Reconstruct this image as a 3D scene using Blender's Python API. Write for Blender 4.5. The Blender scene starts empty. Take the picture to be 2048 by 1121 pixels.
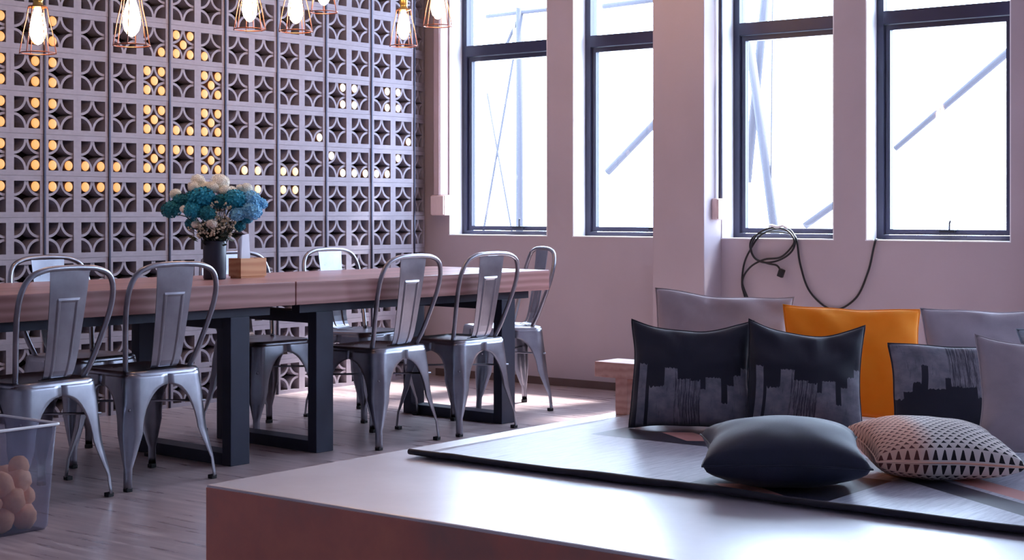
import bpy, bmesh, math, random
from mathutils import Vector, Matrix, noise, Euler
PI = math.pi
rnd = random.Random(7)
scene = bpy.context.scene
COL = scene.collection

# ------------------------------------------------------------------ camera, sky, exposure
cam_d = bpy.data.cameras.new('camera')
cam_d.sensor_width = 36.0
cam_d.lens = 36.0 * 3150 / 2048
cam_d.shift_y = -140.5 / 2048
cam_d.clip_start = 0.05
cam = bpy.data.objects.new('camera', cam_d)
COL.objects.link(cam)
cam.location = (-7.6, -6.61, 1.055)
cam.rotation_euler = (PI / 2, 0, math.radians(38.2 - 90))
scene.camera = cam

world = bpy.data.worlds.new('sky')
scene.world = world
world.use_nodes = True
bg = world.node_tree.nodes['Background']
bg.inputs['Color'].default_value = (0.62, 0.78, 1.0, 1)
bg.inputs['Strength'].default_value = 31.0

sun_d = bpy.data.lights.new('sun', 'SUN')
sun_d.energy = 45
sun_d.angle = math.radians(6)
sun_d.color = (1.0, 0.96, 0.92)
sun = bpy.data.objects.new('sun', sun_d)
COL.objects.link(sun)
sdir = Vector((-0.52, 0.13, -0.95)).normalized()
sun.rotation_euler = sdir.to_track_quat('-Z', 'Y').to_euler()

vs = scene.view_settings
vs.view_transform = 'Standard'
vs.look = 'None'
vs.gamma = 1.0
vs.use_curve_mapping = False
vs.exposure = -0.65
scene.cycles.max_bounces = 10
scene.cycles.diffuse_bounces = 6
scene.cycles.glossy_bounces = 5
scene.cycles.sample_clamp_indirect = 12.0
scene.cycles.caustics_reflective = False
scene.cycles.caustics_refractive = False

# ------------------------------------------------------------------ materials
def srgb(r, g, b):
    def f(c):
        c /= 255.0
        return c / 12.92 if c <= 0.04045 else ((c + 0.055) / 1.055) ** 2.4
    return (f(r), f(g), f(b), 1.0)

class NT:
    """small node-tree writer"""
    def __init__(self, name):
        self.m = bpy.data.materials.new(name)
        self.m.use_nodes = True
        self.t = self.m.node_tree
        self.b = self.t.nodes['Principled BSDF']
        self.out = self.t.nodes['Material Output']
    def n(self, kind, **kw):
        nd = self.t.nodes.new(kind)
        for k, v in kw.items():
            if k in ('operation', 'blend_type', 'data_type', 'feature', 'wave_type', 'bands_direction', 'distance', 'use_clamp'):
                setattr(nd, k, v)
            else:
                nd.inputs[k].default_value = v
        return nd
    def link(self, a, b):
        self.t.links.new(a, b)
    def put(self, sock, v):
        if isinstance(v, (int, float)):
            sock.default_value = v
        else:
            self.link(v, sock)
    def math(self, op, a, b=None, c=None, clamp=False):
        nd = self.t.nodes.new('ShaderNodeMath')
        nd.operation = op
        nd.use_clamp = clamp
        for i, v in enumerate((a, b, c)):
            if v is not None:
                self.put(nd.inputs[i], v)
        return nd.outputs[0]
    def coord(self, which='Object', scale=(1, 1, 1)):
        tc = self.t.nodes.new('ShaderNodeTexCoord')
        mp = self.t.nodes.new('ShaderNodeMapping')
        mp.inputs['Scale'].default_value = scale
        self.link(tc.outputs[which], mp.inputs['Vector'])
        return mp.outputs['Vector']
    def noise(self, vec, scale=5, detail=4, rough=0.55):
        nd = self.n('ShaderNodeTexNoise', Scale=scale, Detail=detail, Roughness=rough)
        self.link(vec, nd.inputs['Vector'])
        return nd.outputs['Fac']
    def ramp(self, fac, stops, constant=False):
        nd = self.t.nodes.new('ShaderNodeValToRGB')
        cr = nd.color_ramp
        if constant:
            cr.interpolation = 'CONSTANT'
        while len(cr.elements) < len(stops):
            cr.elements.new(0.5)
        for e, (p, c) in zip(cr.elements, stops):
            e.position = p
            e.color = c if len(c) == 4 else (*c, 1)
        self.put(nd.inputs['Fac'], fac)
        return nd.outputs['Color']
    def mix(self, fac, a, b):
        nd = self.t.nodes.new('ShaderNodeMix')
        nd.data_type = 'RGBA'
        self.put(nd.inputs[0], fac)
        for s, v in ((nd.inputs[6], a), (nd.inputs[7], b)):
            if isinstance(v, tuple):
                s.default_value = v
            else:
                self.link(v, s)
        return nd.outputs[2]
    def bump(self, h, strength=0.3, dist=0.01):
        nd = self.n('ShaderNodeBump', Strength=strength, Distance=dist)
        self.link(h, nd.inputs['Height'])
        self.link(nd.outputs['Normal'], self.b.inputs['Normal'])
    def base(self, v):
        if isinstance(v, tuple):
            self.b.inputs['Base Color'].default_value = v
        else:
            self.link(v, self.b.inputs['Base Color'])
    def set(self, **kw):
        for k, v in kw.items():
            s = self.b.inputs[k.replace('_', ' ')]
            if hasattr(v, 'is_output'):
                self.link(v, s)
            else:
                s.default_value = v
        return self

def mat_plain(name, col, rough=0.6, metal=0.0, var=0.12, scale=6, bump=0.15, bscale=40, bdist=0.004, stretch=(1, 1, 1), which='Object'):
    t = NT(name)
    v = t.coord(which, stretch)
    f = t.noise(v, scale, 5)
    lo = tuple(c * (1 - var) for c in col[:3]) + (1,)
    hi = tuple(min(1, c * (1 + var)) for c in col[:3]) + (1,)
    t.base(t.ramp(f, [(0.3, lo), (0.7, hi)]))
    t.set(Roughness=rough, Metallic=metal)
    if bump:
        t.bump(t.noise(v, bscale, 3), bump, bdist)
    return t.m

def mat_emit(name, col, strength):
    t = NT(name)
    t.base(tuple(c_ * 0.3 for c_ in col[:3]) + (1,))
    t.b.inputs['Emission Color'].default_value = col
    t.b.inputs['Emission Strength'].default_value = strength
    return t.m

M = {}
M['wall'] = mat_plain('mauve_plaster', srgb(180, 168, 176), 0.75, var=0.05, scale=2, bump=0.08, bscale=60)
M['plain_wall'] = mat_plain('pale_plaster', srgb(214, 208, 216), 0.8, var=0.04, scale=2, bump=0.05)
M['dark_wall'] = mat_plain('cavity_shade', srgb(40, 29, 34), 0.8, var=0.2, scale=3)  # dark of the unlit room behind the blocks, put into the wall colour
M['ceiling'] = mat_plain('ceiling_paint', srgb(190, 186, 192), 0.85, var=0.03, scale=2)
M['block'] = mat_plain('breeze_concrete', srgb(154, 147, 158), 0.7, var=0.08, scale=9, bump=0.2, bscale=120, bdist=0.002, which='Generated')
M['strip'] = mat_plain('dark_joint_steel', srgb(52, 50, 66), 0.35, 0.6, bump=0)
M['base'] = mat_plain('brown_skirting', srgb(96, 78, 76), 0.6, var=0.1)
M['winframe'] = mat_plain('navy_window_paint', srgb(40, 40, 66), 0.4, 0.0, var=0.1, bump=0.05)
M['reveal_white'] = mat_plain('daylit_reveal_white', srgb(236, 236, 240), 0.6, var=0.02, bump=0.04)
M['trunk'] = mat_plain('trunking_plastic', srgb(196, 172, 172), 0.45, var=0.03, bump=0)
M['socket'] = mat_plain('socket_plastic', srgb(226, 200, 196), 0.4, var=0.05, scale=20, bump=0, stretch=(6, 6, 1))
M['pipe'] = mat_plain('navy_conduit', srgb(58, 62, 84), 0.4, 0.3, bump=0)
M['steel'] = mat_plain('black_steel', srgb(36, 40, 60), 0.5, 0.2, var=0.15, bump=0.06)
M['rubber'] = mat_plain('black_rubber', srgb(22, 22, 28), 0.7, bump=0)
M['cable'] = mat_plain('black_cable', srgb(20, 20, 28), 0.45, bump=0)
M['white_tie'] = mat_plain('white_tie', srgb(240, 240, 244), 0.5, bump=0)
M['vase'] = mat_plain('navy_ceramic', srgb(32, 36, 56), 0.45, var=0.1, bump=0.04)
M['napkin'] = mat_plain('white_paper', srgb(240, 240, 246), 0.8, var=0.02, bump=0.06)
M['brass'] = mat_plain('brass', srgb(208, 170, 96), 0.3, 0.9, bump=0)
M['wire'] = mat_plain('copper_wire', srgb(150, 96, 80), 0.35, 0.85, bump=0)
M['cord'] = mat_plain('lamp_cord', srgb(40, 34, 36), 0.6, bump=0)
M['bulb'] = mat_emit('lit_bulb', (1.0, 0.60, 0.32, 1), 105.0)
M['disc_amber'] = mat_emit('amber_lens', (1.0, 0.46, 0.14, 1), 1.45)
M['disc_pale'] = mat_emit('pale_amber_lens', (1.0, 0.52, 0.18, 1), 1.5)
M['disc_cream'] = mat_emit('cream_lens', (1.0, 0.78, 0.46, 1), 1.6)
M['disc_white'] = mat_emit('warm_white_lens', (1.0, 0.92, 0.76, 1), 1.7)
M['disc_tube'] = mat_plain('brown_lamp_tube', srgb(150, 96, 66), 0.5, bump=0)
M['peach'] = mat_plain('peach_foam', srgb(255, 178, 124), 0.75, var=0.1, scale=5, bump=0.25, bscale=25)
M['stem'] = mat_plain('dark_green_stem', srgb(40, 52, 36), 0.7, bump=0)
M['leaf'] = mat_plain('dark_leaf', srgb(44, 56, 44), 0.6, var=0.4, scale=12, bump=0)
M['teal'] = mat_plain('teal_petals', srgb(24, 146, 176), 0.7, var=0.35, scale=9, bump=0)
M['lit_petal'] = mat_plain('window_lit_petals', srgb(120, 190, 226), 0.7, var=0.3, scale=9, bump=0)  # window light on the right-hand teal heads, painted as paler petals
M['deep_teal'] = mat_plain('deep_teal_petals', srgb(16, 120, 138), 0.7, var=0.35, scale=9, bump=0)
M['cream'] = mat_plain('cream_petals', srgb(250, 242, 230), 0.75, var=0.15, scale=14, bump=0)
M['dry'] = mat_plain('dried_florets', srgb(200, 190, 168), 0.8, var=0.3, scale=20, bump=0)
M['outside'] = mat_plain('pale_painted_pole', srgb(54, 54, 62), 0.8, var=0.0, bump=0)
M['hinge'] = mat_plain('dark_latch_metal', srgb(36, 36, 48), 0.4, 0.7, bump=0)

# brushed galvanised steel of the chairs
t = NT('thin_white_paper')
t.base(srgb(244, 244, 250)); t.set(Roughness=0.9)
tl = t.n('ShaderNodeBsdfTranslucent', Color=(0.9, 0.9, 0.95, 1)); mx = t.n('ShaderNodeMixShader', Fac=0.5)
t.link(t.b.outputs[0], mx.inputs[1]); t.link(tl.outputs[0], mx.inputs[2]); t.link(mx.outputs[0], t.out.inputs['Surface'])
M['napkin'] = t.m
t = NT('galvanised_steel')
v = t.coord('Object', (1, 1, 1))
f = t.noise(v, 7, 5)
t.base(t.ramp(f, [(0.25, srgb(124, 124, 134)), (0.75, srgb(168, 168, 178))]))
t.set(Metallic=1.0, Roughness=t.math('MULTIPLY_ADD', t.noise(v, 14, 4), 0.18, 0.22))
M['chair'] = t.m

# window glass
t = NT('window_glass')
tr = t.n('ShaderNodeBsdfTransparent', Color=(0.97, 0.98, 1, 1))
gl = t.n('ShaderNodeBsdfGlossy', Roughness=0.02)
fr = t.n('ShaderNodeLayerWeight', Blend=0.12)
mx = t.n('ShaderNodeMixShader')
t.link(fr.outputs['Facing'], mx.inputs[0]); t.link(tr.outputs[0], mx.inputs[1]); t.link(gl.outputs[0], mx.inputs[2])
t.link(mx.outputs[0], t.out.inputs['Surface'])
M['glass'] = t.m

# clear plastic of the tub
t = NT('clear_plastic')
tr = t.n('ShaderNodeBsdfTransparent', Color=(0.86, 0.87, 0.92, 1))
gl = t.n('ShaderNodeBsdfPrincipled', Roughness=0.15)
gl.inputs['Base Color'].default_value = srgb(176, 176, 196)
mx = t.n('ShaderNodeMixShader')
fr = t.n('ShaderNodeLayerWeight', Blend=0.2)
t.link(t.math('MULTIPLY_ADD', fr.outputs['Facing'], 0.6, 0.07, True), mx.inputs[0])
t.link(tr.outputs[0], mx.inputs[1]); t.link(gl.outputs[0], mx.inputs[2])
t.link(mx.outputs[0], t.out.inputs['Surface'])
M['plastic'] = t.m

# floor: worn brown-grey boards with long grain
t = NT('worn_wood_floor')
v = t.coord('Object', (9, 0.7, 1))
v2 = t.coord('Object', (1, 1, 1))
g1 = t.noise(v, 3.2, 5, 0.55)
g2 = t.noise(v2, 1.3, 4)
c1 = t.ramp(g1, [(0.3, srgb(140, 120, 122)), (0.5, srgb(172, 152, 152)), (0.7, srgb(206, 188, 186))])
t.base(t.mix(t.math('MULTIPLY', g2, 0.35), c1, srgb(150, 132, 136)))
t.set(Roughness=t.math('MULTIPLY_ADD', g1, 0.2, 0.2), Specular_IOR_Level=0.7)
t.bump(g1, 0.04, 0.003)
M['floor'] = t.m

# pinkish oiled wood
def wood(name, dark, light, sc=(1, 12, 12), rough=0.42):
    t = NT(name)
    v = t.coord('Object', sc)
    n1 = t.noise(v, 2.2, 7, 0.6)
    w = t.n('ShaderNodeTexWave', Scale=1.1, Distortion=6.0, Detail=3.0)
    w.bands_direction = 'Z'
    t.link(v, w.inputs['Vector'])
    f = t.math('MULTIPLY_ADD', w.outputs['Fac'], 0.35, t.math('MULTIPLY', n1, 0.65))
    t.base(t.ramp(f, [(0.2, dark), (0.75, light)]))
    t.set(Roughness=rough)
    t.bump(n1, 0.1, 0.003)
    return t.m
M['table'] = wood('table_oak', srgb(136, 90, 86), srgb(184, 138, 134), (0.8, 9, 9), 0.32)
M['bench'] = wood('bench_wood', srgb(214, 150, 132), srgb(240, 190, 172), (1, 10, 10), 0.5)
M['box'] = wood('box_wood', srgb(196, 128, 80), srgb(228, 172, 124), (1, 10, 10), 0.5)

# platform: polished concrete deck and rust-brown front
t = NT('polished_concrete')
v = t.coord('Object')
n1 = t.noise(v, 1.6, 7, 0.62)
n2 = t.noise(t.coord('Object', (3, 1, 1)), 7, 5)
t.base(t.mix(t.math('MULTIPLY', n2, 0.5), t.ramp(n1, [(0.3, srgb(180, 174, 184)), (0.7, srgb(216, 212, 220))]), srgb(196, 190, 198)))
t.set(Roughness=t.math('MULTIPLY_ADD', n1, 0.12, 0.20), Specular_IOR_Level=1.0, Coat_Weight=1.0, Coat_Roughness=0.36, Coat_IOR=1.7)
t.bump(n2, 0.05, 0.003)
M['deck'] = t.m
t = NT('rust_brown_concrete')
v = t.coord('Object')
n1 = t.noise(v, 2.4, 7, 0.6)
n2 = t.noise(v, 40, 3)
c = t.ramp(n1, [(0.32, srgb(164, 128, 122)), (0.5, srgb(208, 132, 118)), (0.72, srgb(232, 150, 124))])
t.base(t.mix(t.math('MULTIPLY', n2, 0.25), c, srgb(180, 124, 114)))
t.set(Roughness=0.5)
t.bump(n2, 0.12, 0.003)
M['front'] = t.m

# fabrics
def fabric(name, col, var=0.1, weave=260, rough=0.85, sheen=0.3):
    t = NT(name)
    v = t.coord('UV')
    f = t.noise(v, 4, 4)
    lo = tuple(c * (1 - var) for c in col[:3]) + (1,)
    hi = tuple(min(1, c * (1 + var)) for c in col[:3]) + (1,)
    t.base(t.ramp(f, [(0.3, lo), (0.7, hi)]))
    t.set(Roughness=rough, Sheen_Weight=sheen)
    t.bump(t.noise(v, weave, 2), 0.25, 0.002)
    return t.m
M['f_grey'] = fabric('grey_linen', srgb(190, 178, 186))
M['f_mauve'] = fabric('mauve_linen', srgb(178, 164, 170))
M['f_navy'] = fabric('navy_velvet', srgb(24, 30, 54), 0.2, rough=0.6, sheen=0.08)

t = NT('marigold_cotton')
v = t.coord('UV')
t.base(t.ramp(t.noise(v, 4, 4), [(0.3, srgb(250, 164, 30)), (0.7, srgb(255, 184, 52))]))
t.set(Roughness=0.85, Sheen_Weight=0.1)
t.bump(t.noise(v, 260, 2), 0.25, 0.002)
tl = t.n('ShaderNodeBsdfTranslucent', Color=srgb(255, 170, 40)); mx = t.n('ShaderNodeMixShader', Fac=0.3)
t.link(t.b.outputs[0], mx.inputs[1]); t.link(tl.outputs[0], mx.inputs[2]); t.link(mx.outputs[0], t.out.inputs['Surface'])
M['f_yellow'] = t.m
def print_fabric(name, flip):
    """dark field with torn pale brush blocks, printed on the cushion face"""
    t = NT(name)
    tc = t.t.nodes.new('ShaderNodeTexCoord')
    sp = t.t.nodes.new('ShaderNodeSeparateXYZ')
    t.link(tc.outputs['UV'], sp.inputs[0])
    u, vv = sp.outputs[0], sp.outputs[1]
    if flip:
        vv = t.math('SUBTRACT', 0.98, vv)
        u = t.math('SUBTRACT', 1.0, u)
    k = lambda x: (x, x, x, 1)
    tops = t.ramp(u, [(0.0, k(0.0)), (0.05, k(0.60)), (0.11, k(0.0)), (0.14, k(0.40)), (0.255, k(0.585)),
                      (0.37, k(0.47)), (0.49, k(0.45)), (0.575, k(0.36)), (0.62, k(0.475)), (0.75, k(0.25)), (0.80, k(0.42)), (0.86, k(0.52)), (0.93, k(0.6))], True)
    nz = t.noise(t.coord('UV', (18, 3, 1)), 3, 4)
    edge = t.math('MULTIPLY_ADD', nz, 0.07, vv)
    light = t.math('LESS_THAN', edge, tops)
    streak = t.noise(t.coord('UV', (60, 2.2, 1)), 1.6, 6, 0.7)
    # streaks of ink fade through the two middle blocks
    inband = t.math('MULTIPLY', t.math('GREATER_THAN', u, 0.35), t.math('LESS_THAN', u, 0.58))
    thr = t.math('MULTIPLY_ADD', inband, 0.13, 0.37)
    ink = t.math('GREATER_THAN', streak, thr)
    fac = t.math('MULTIPLY', light, t.math('MULTIPLY_ADD', ink, 0.75, 0.25))
    cloud = t.ramp(t.noise(t.coord('UV', (3, 3, 1)), 3, 5), [(0.3, srgb(104, 104, 118)), (0.7, srgb(150, 146, 158))])
    t.base(t.mix(fac, srgb(25, 27, 46), cloud))
    t.set(Roughness=0.7, Sheen_Weight=0.2)
    t.bump(t.noise(t.coord('UV'), 240, 2), 0.25, 0.002)
    return t.m
M['f_print'] = print_fabric('dark_brush_print', False)
M['f_print_flip'] = print_fabric('grey_brush_print', True)

t = NT('blue_grey_marble_print')
v = t.coord('UV')
t.base(t.ramp(t.noise(v, 5, 6, 0.7), [(0.35, srgb(56, 70, 84)), (0.5, srgb(150, 164, 176)), (0.65, srgb(196, 204, 212))]))
t.set(Roughness=0.8)
M['f_marble'] = t.m

# knitted cushion: rows of dark triangles on cream, warm light painted over one end
t = NT('triangle_knit')
tc = t.t.nodes.new('ShaderNodeTexCoord')
sp = t.t.nodes.new('ShaderNodeSeparateXYZ')
t.link(tc.outputs['UV'], sp.inputs[0])
NR, NC = 28.0, 16.0
vr = t.math('MULTIPLY', sp.outputs[1], NR)
row = t.math('FLOOR', vr)
fv = t.math('SUBTRACT', vr, row)
uu = t.math('ADD', t.math('MULTIPLY', sp.outputs[0], NC), t.math('MULTIPLY', t.math('MODULO', row, 2.0), 0.5))
fu = t.math('ABSOLUTE', t.math('SUBTRACT', t.math('FRACT', uu), 0.5))
tri = t.math('LESS_THAN', fu, t.math('MULTIPLY', t.math('SUBTRACT', 0.86, fv), 0.45))
tri = t.math('MULTIPLY', tri, t.math('GREATER_THAN', fv, 0.14))
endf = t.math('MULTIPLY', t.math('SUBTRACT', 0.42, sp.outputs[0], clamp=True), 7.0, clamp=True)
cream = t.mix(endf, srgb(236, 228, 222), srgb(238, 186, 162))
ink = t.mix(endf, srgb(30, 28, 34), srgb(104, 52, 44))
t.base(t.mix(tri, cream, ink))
t.set(Roughness=0.9)
h = t.math('SUBTRACT', 1.0, tri)
t.bump(h, 0.6, 0.004)
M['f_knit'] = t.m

# woven mat: navy and pink bands, pink triangles; glare and cushion shade painted in
t = NT('woven_plastic_mat')
tc = t.t.nodes.new('ShaderNodeTexCoord')
sp = t.t.nodes.new('ShaderNodeSeparateXYZ')
t.link(tc.outputs['Object'], sp.inputs[0])
x, y = sp.outputs[0], sp.outputs[1]
q1 = t.math('SUBTRACT', t.math('MULTIPLY', x, 0.827), t.math('MULTIPLY', y, 0.562))
q2 = t.math('ADD', t.math('MULTIPLY', x, 0.827), t.math('MULTIPLY', y, 0.562))
def band(v_, c_, w_):
    return t.math('LESS_THAN', t.math('ABSOLUTE', t.math('SUBTRACT', v_, c_)), w_)
dark = t.math('MAXIMUM', band(q1, -0.13, 0.05), t.math('MULTIPLY', band(x, 0.40, 0.30), band(y, 1.05, 0.36)))  # navy band, plus shading at the foot of the left cushion painted dark
dark = t.math('MAXIMUM', dark, t.math('MULTIPLY', band(x, -0.33, 0.20), band(y, 0.42, 0.22)))  # dark around the navy cushion, where it blocks the glare, painted in
pink = t.math('MAXIMUM', band(q1, -0.012, 0.042), t.math('MULTIPLY', band(q1, -0.41, 0.05), band(q2, 0.84, 0.10)))
pink = t.math('MAXIMUM', pink, t.math('MULTIPLY', band(q1, -0.671, 0.05), band(q2, -0.17, 0.10)))
streak = t.noise(t.coord('Object', (2.5, 30, 1)), 3, 5, 0.7)
field = t.ramp(streak, [(0.3, srgb(150, 152, 170)), (0.6, srgb(206, 208, 220))])  # window glare on the weave, painted as a pale streaky field
c = t.mix(dark, field, srgb(40, 42, 60))
c = t.mix(pink, c, srgb(220, 160, 152))
t.base(c)
wv = t.noise(t.coord('Object', (60, 400, 1)), 3, 3)
t.set(Roughness=t.math('MULTIPLY_ADD', wv, 0.12, 0.26), Specular_IOR_Level=1.0)
t.bump(wv, 0.25, 0.002)
M['mat'] = t.m
M['mat_edge'] = mat_plain('navy_binding', srgb(24, 24, 42), 0.6, var=0.2, bump=0.2)

# ------------------------------------------------------------------ mesh helpers
def mesh_obj(name, bm, mat, parent=None, smooth=False, loc=None, rot=None):
    bmesh.ops.recalc_face_normals(bm, faces=bm.faces)
    me = bpy.data.meshes.new(name)
    bm.to_mesh(me)
    bm.free()
    if mat:
        me.materials.append(mat)
    if smooth:
        for p in me.polygons:
            p.use_smooth = True
    return link_obj(name, me, parent, loc, rot)

def link_obj(name, me, parent=None, loc=None, rot=None):
    o = bpy.data.objects.new(name, me)
    COL.objects.link(o)
    if parent:
        o.parent = parent
    if loc is not None:
        o.location = loc
    if rot is not None:
        o.rotation_euler = rot
    return o

def empty(name, loc=(0, 0, 0), rot=(0, 0, 0)):
    o = bpy.data.objects.new(name, None)
    o.empty_display_size = 0.05
    COL.objects.link(o)
    o.location = loc
    o.rotation_euler = rot
    return o

def tag(o, label, cat, group=None):
    o['label'] = label
    o['category'] = cat
    if group:
        o['group'] = group
    return o

def structure(o, label=None):
    o['kind'] = 'structure'
    if label:
        o['label'] = label
    return o

def box(bm, x0, x1, y0, y1, z0, z1, bevel=0.0):
    vs_ = [bm.verts.new((x, y, z)) for x in (x0, x1) for y in (y0, y1) for z in (z0, z1)]
    q = [(0, 1, 3, 2), (4, 6, 7, 5), (0, 4, 5, 1), (2, 3, 7, 6), (0, 2, 6, 4), (1, 5, 7, 3)]
    fs = [bm.faces.new([vs_[i] for i in k]) for k in q]
    if bevel:
        es = list({e for f_ in fs for e in f_.edges})
        bmesh.ops.bevel(bm, geom=es, offset=bevel, segments=2, affect='EDGES', profile=0.6)
    return bm

def box_obj(name, b, mat, parent=None, bevel=0.0, smooth=False):
    bm = bmesh.new()
    box(bm, *b, bevel=bevel)
    return mesh_obj(name, bm, mat, parent, smooth)

def catmull(pts, n=8, closed=False):
    pts = [Vector(p) for p in pts]
    out = []
    m = len(pts)
    rng = range(m if closed else m - 1)
    for i in rng:
        if closed:
            p0, p1, p2, p3 = pts[(i - 1) % m], pts[i], pts[(i + 1) % m], pts[(i + 2) % m]
        else:
            p0 = pts[i - 1] if i else pts[0] * 2 - pts[1]
            p1, p2 = pts[i], pts[i + 1]
            p3 = pts[i + 2] if i + 2 < m else pts[-1] * 2 - pts[-2]
        for k in range(n):
            s = k / n
            out.append(0.5 * ((2 * p1) + (p2 - p0) * s + (2 * p0 - 5 * p1 + 4 * p2 - p3) * s * s + (3 * p1 - p0 - 3 * p2 + p3) * s ** 3))
    if not closed:
        out.append(pts[-1])
    return out

def tube(bm, pts, r, seg=8, closed=False, caps=True):
    pts = [Vector(p) for p in pts]
    n = len(pts)
    rings = []
    up = Vector((0, 0, 1))
    prev = None
    for i, p in enumerate(pts):
        if closed:
            d = pts[(i + 1) % n] - pts[i - 1]
        else:
            d = pts[min(i + 1, n - 1)] - pts[max(i - 1, 0)]
        d.normalize()
        if prev is None:
            a = d.cross(up)
            if a.length < 0.05:
                a = d.cross(Vector((1, 0, 0)))
            a.normalize()
        else:
            a = prev - d * prev.dot(d)
            a.normalize()
        prev = a
        b = d.cross(a)
        rr = r[i] if isinstance(r, (list, tuple)) else r
        rings.append([bm.verts.new(p + (a * math.cos(2 * PI * k / seg) + b * math.sin(2 * PI * k / seg)) * rr) for k in range(seg)])
    for i in range(n if closed else n - 1):
        A, B = rings[i], rings[(i + 1) % n]
        for k in range(seg):
            bm.faces.new((A[k], A[(k + 1) % seg], B[(k + 1) % seg], B[k]))
    if not closed and caps:
        bm.faces.new(rings[0][::-1])
        bm.faces.new(rings[-1])
    return bm

def tube_obj(name, pts, r, mat, parent=None, seg=8, closed=False):
    bm = bmesh.new()
    tube(bm, pts, r, seg, closed)
    return mesh_obj(name, bm, mat, parent, True)

def lathe(bm, prof, seg=24, cap_top=False, cap_bot=False, centre=(0, 0)):
    rings = []
    for r, z in prof:
        rings.append([bm.verts.new((centre[0] + r * math.cos(2 * PI * k / seg), centre[1] + r * math.sin(2 * PI * k / seg), z)) for k in range(seg)])
    for A, B in zip(rings, rings[1:]):
        for k in range(seg):
            bm.faces.new((A[k], A[(k + 1) % seg], B[(k + 1) % seg], B[k]))
    if cap_bot:
        bm.faces.new(rings[0][::-1])
    if cap_top:
        bm.faces.new(rings[-1])
    return bm

def copy_tree(o, parent=None):
    c = o.copy()
    COL.objects.link(c)
    c.parent = parent
    for ch in o.children:
        copy_tree(ch, c)
    return c

# ------------------------------------------------------------------ room shell
XW, XL, YB, YF, H = 0.0, -10.6, 0.46, -9.6, 3.1
structure(box_obj('floor', (XL, 0.0, YF, YB, -0.12, 0.0), M['floor']), 'worn brown-grey wooden floor with long grain')
structure(box_obj('ceiling', (XL, 0.2, YF, YB + 0.15, H, H + 0.15), M['ceiling']), 'plain pale ceiling')
structure(box_obj('wall_left', (XL - 0.15, XL, YF, YB + 0.15, 0, H), M['plain_wall']), 'plain pale plaster wall')
structure(box_obj('wall_front', (XL - 0.15, 0.2, YF - 0.15, YF, 0, H), M['plain_wall']), 'plain pale plaster wall')

# window wall with its openings
SILL, HEAD, XF = 0.893, 2.72, 0.14
WIN = [(-0.90, -0.122), (-1.865, -1.089), (-2.796, -2.111), (-3.75, -2.977), (-5.05, -4.27), (-5.99, -5.22), (-7.20, -6.42), (-8.14, -7.37)]
bm = bmesh.new()
box(bm, 0, 0.2, YF, YB + 0.15, 0, SILL)
box(bm, 0, 0.2, YF, YB + 0.15, HEAD, H)
edge = YB + 0.15
for y0, y1 in WIN:
    box(bm, 0, 0.2, y1, edge, SILL, HEAD)
    edge = y0
box(bm, 0, 0.2, YF, edge, SILL, HEAD)
wall_r = structure(mesh_obj('wall_right', bm, M['wall']), 'mauve plaster window wall with deep window recesses')
for i, (y0, y1) in enumerate([(-2.111, -1.776), (-4.23, -3.90), (-6.38, -6.04)]):
    o = box_obj('pilaster', (-0.185, 0, y0, y1, 0, H), M['wall'], wall_r, bevel=0.006)
structure(box_obj('baseboard_right', (-0.014, 0, -1.776, -0.02, 0, 0.045), M['base']), 'thin dark brown skirting under the windows')
structure(box_obj('trim_1', (-0.014, 0, -3.90, -2.111, 0, 0.045), M['base']), 'thin dark brown skirting right of the pilaster')

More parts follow.
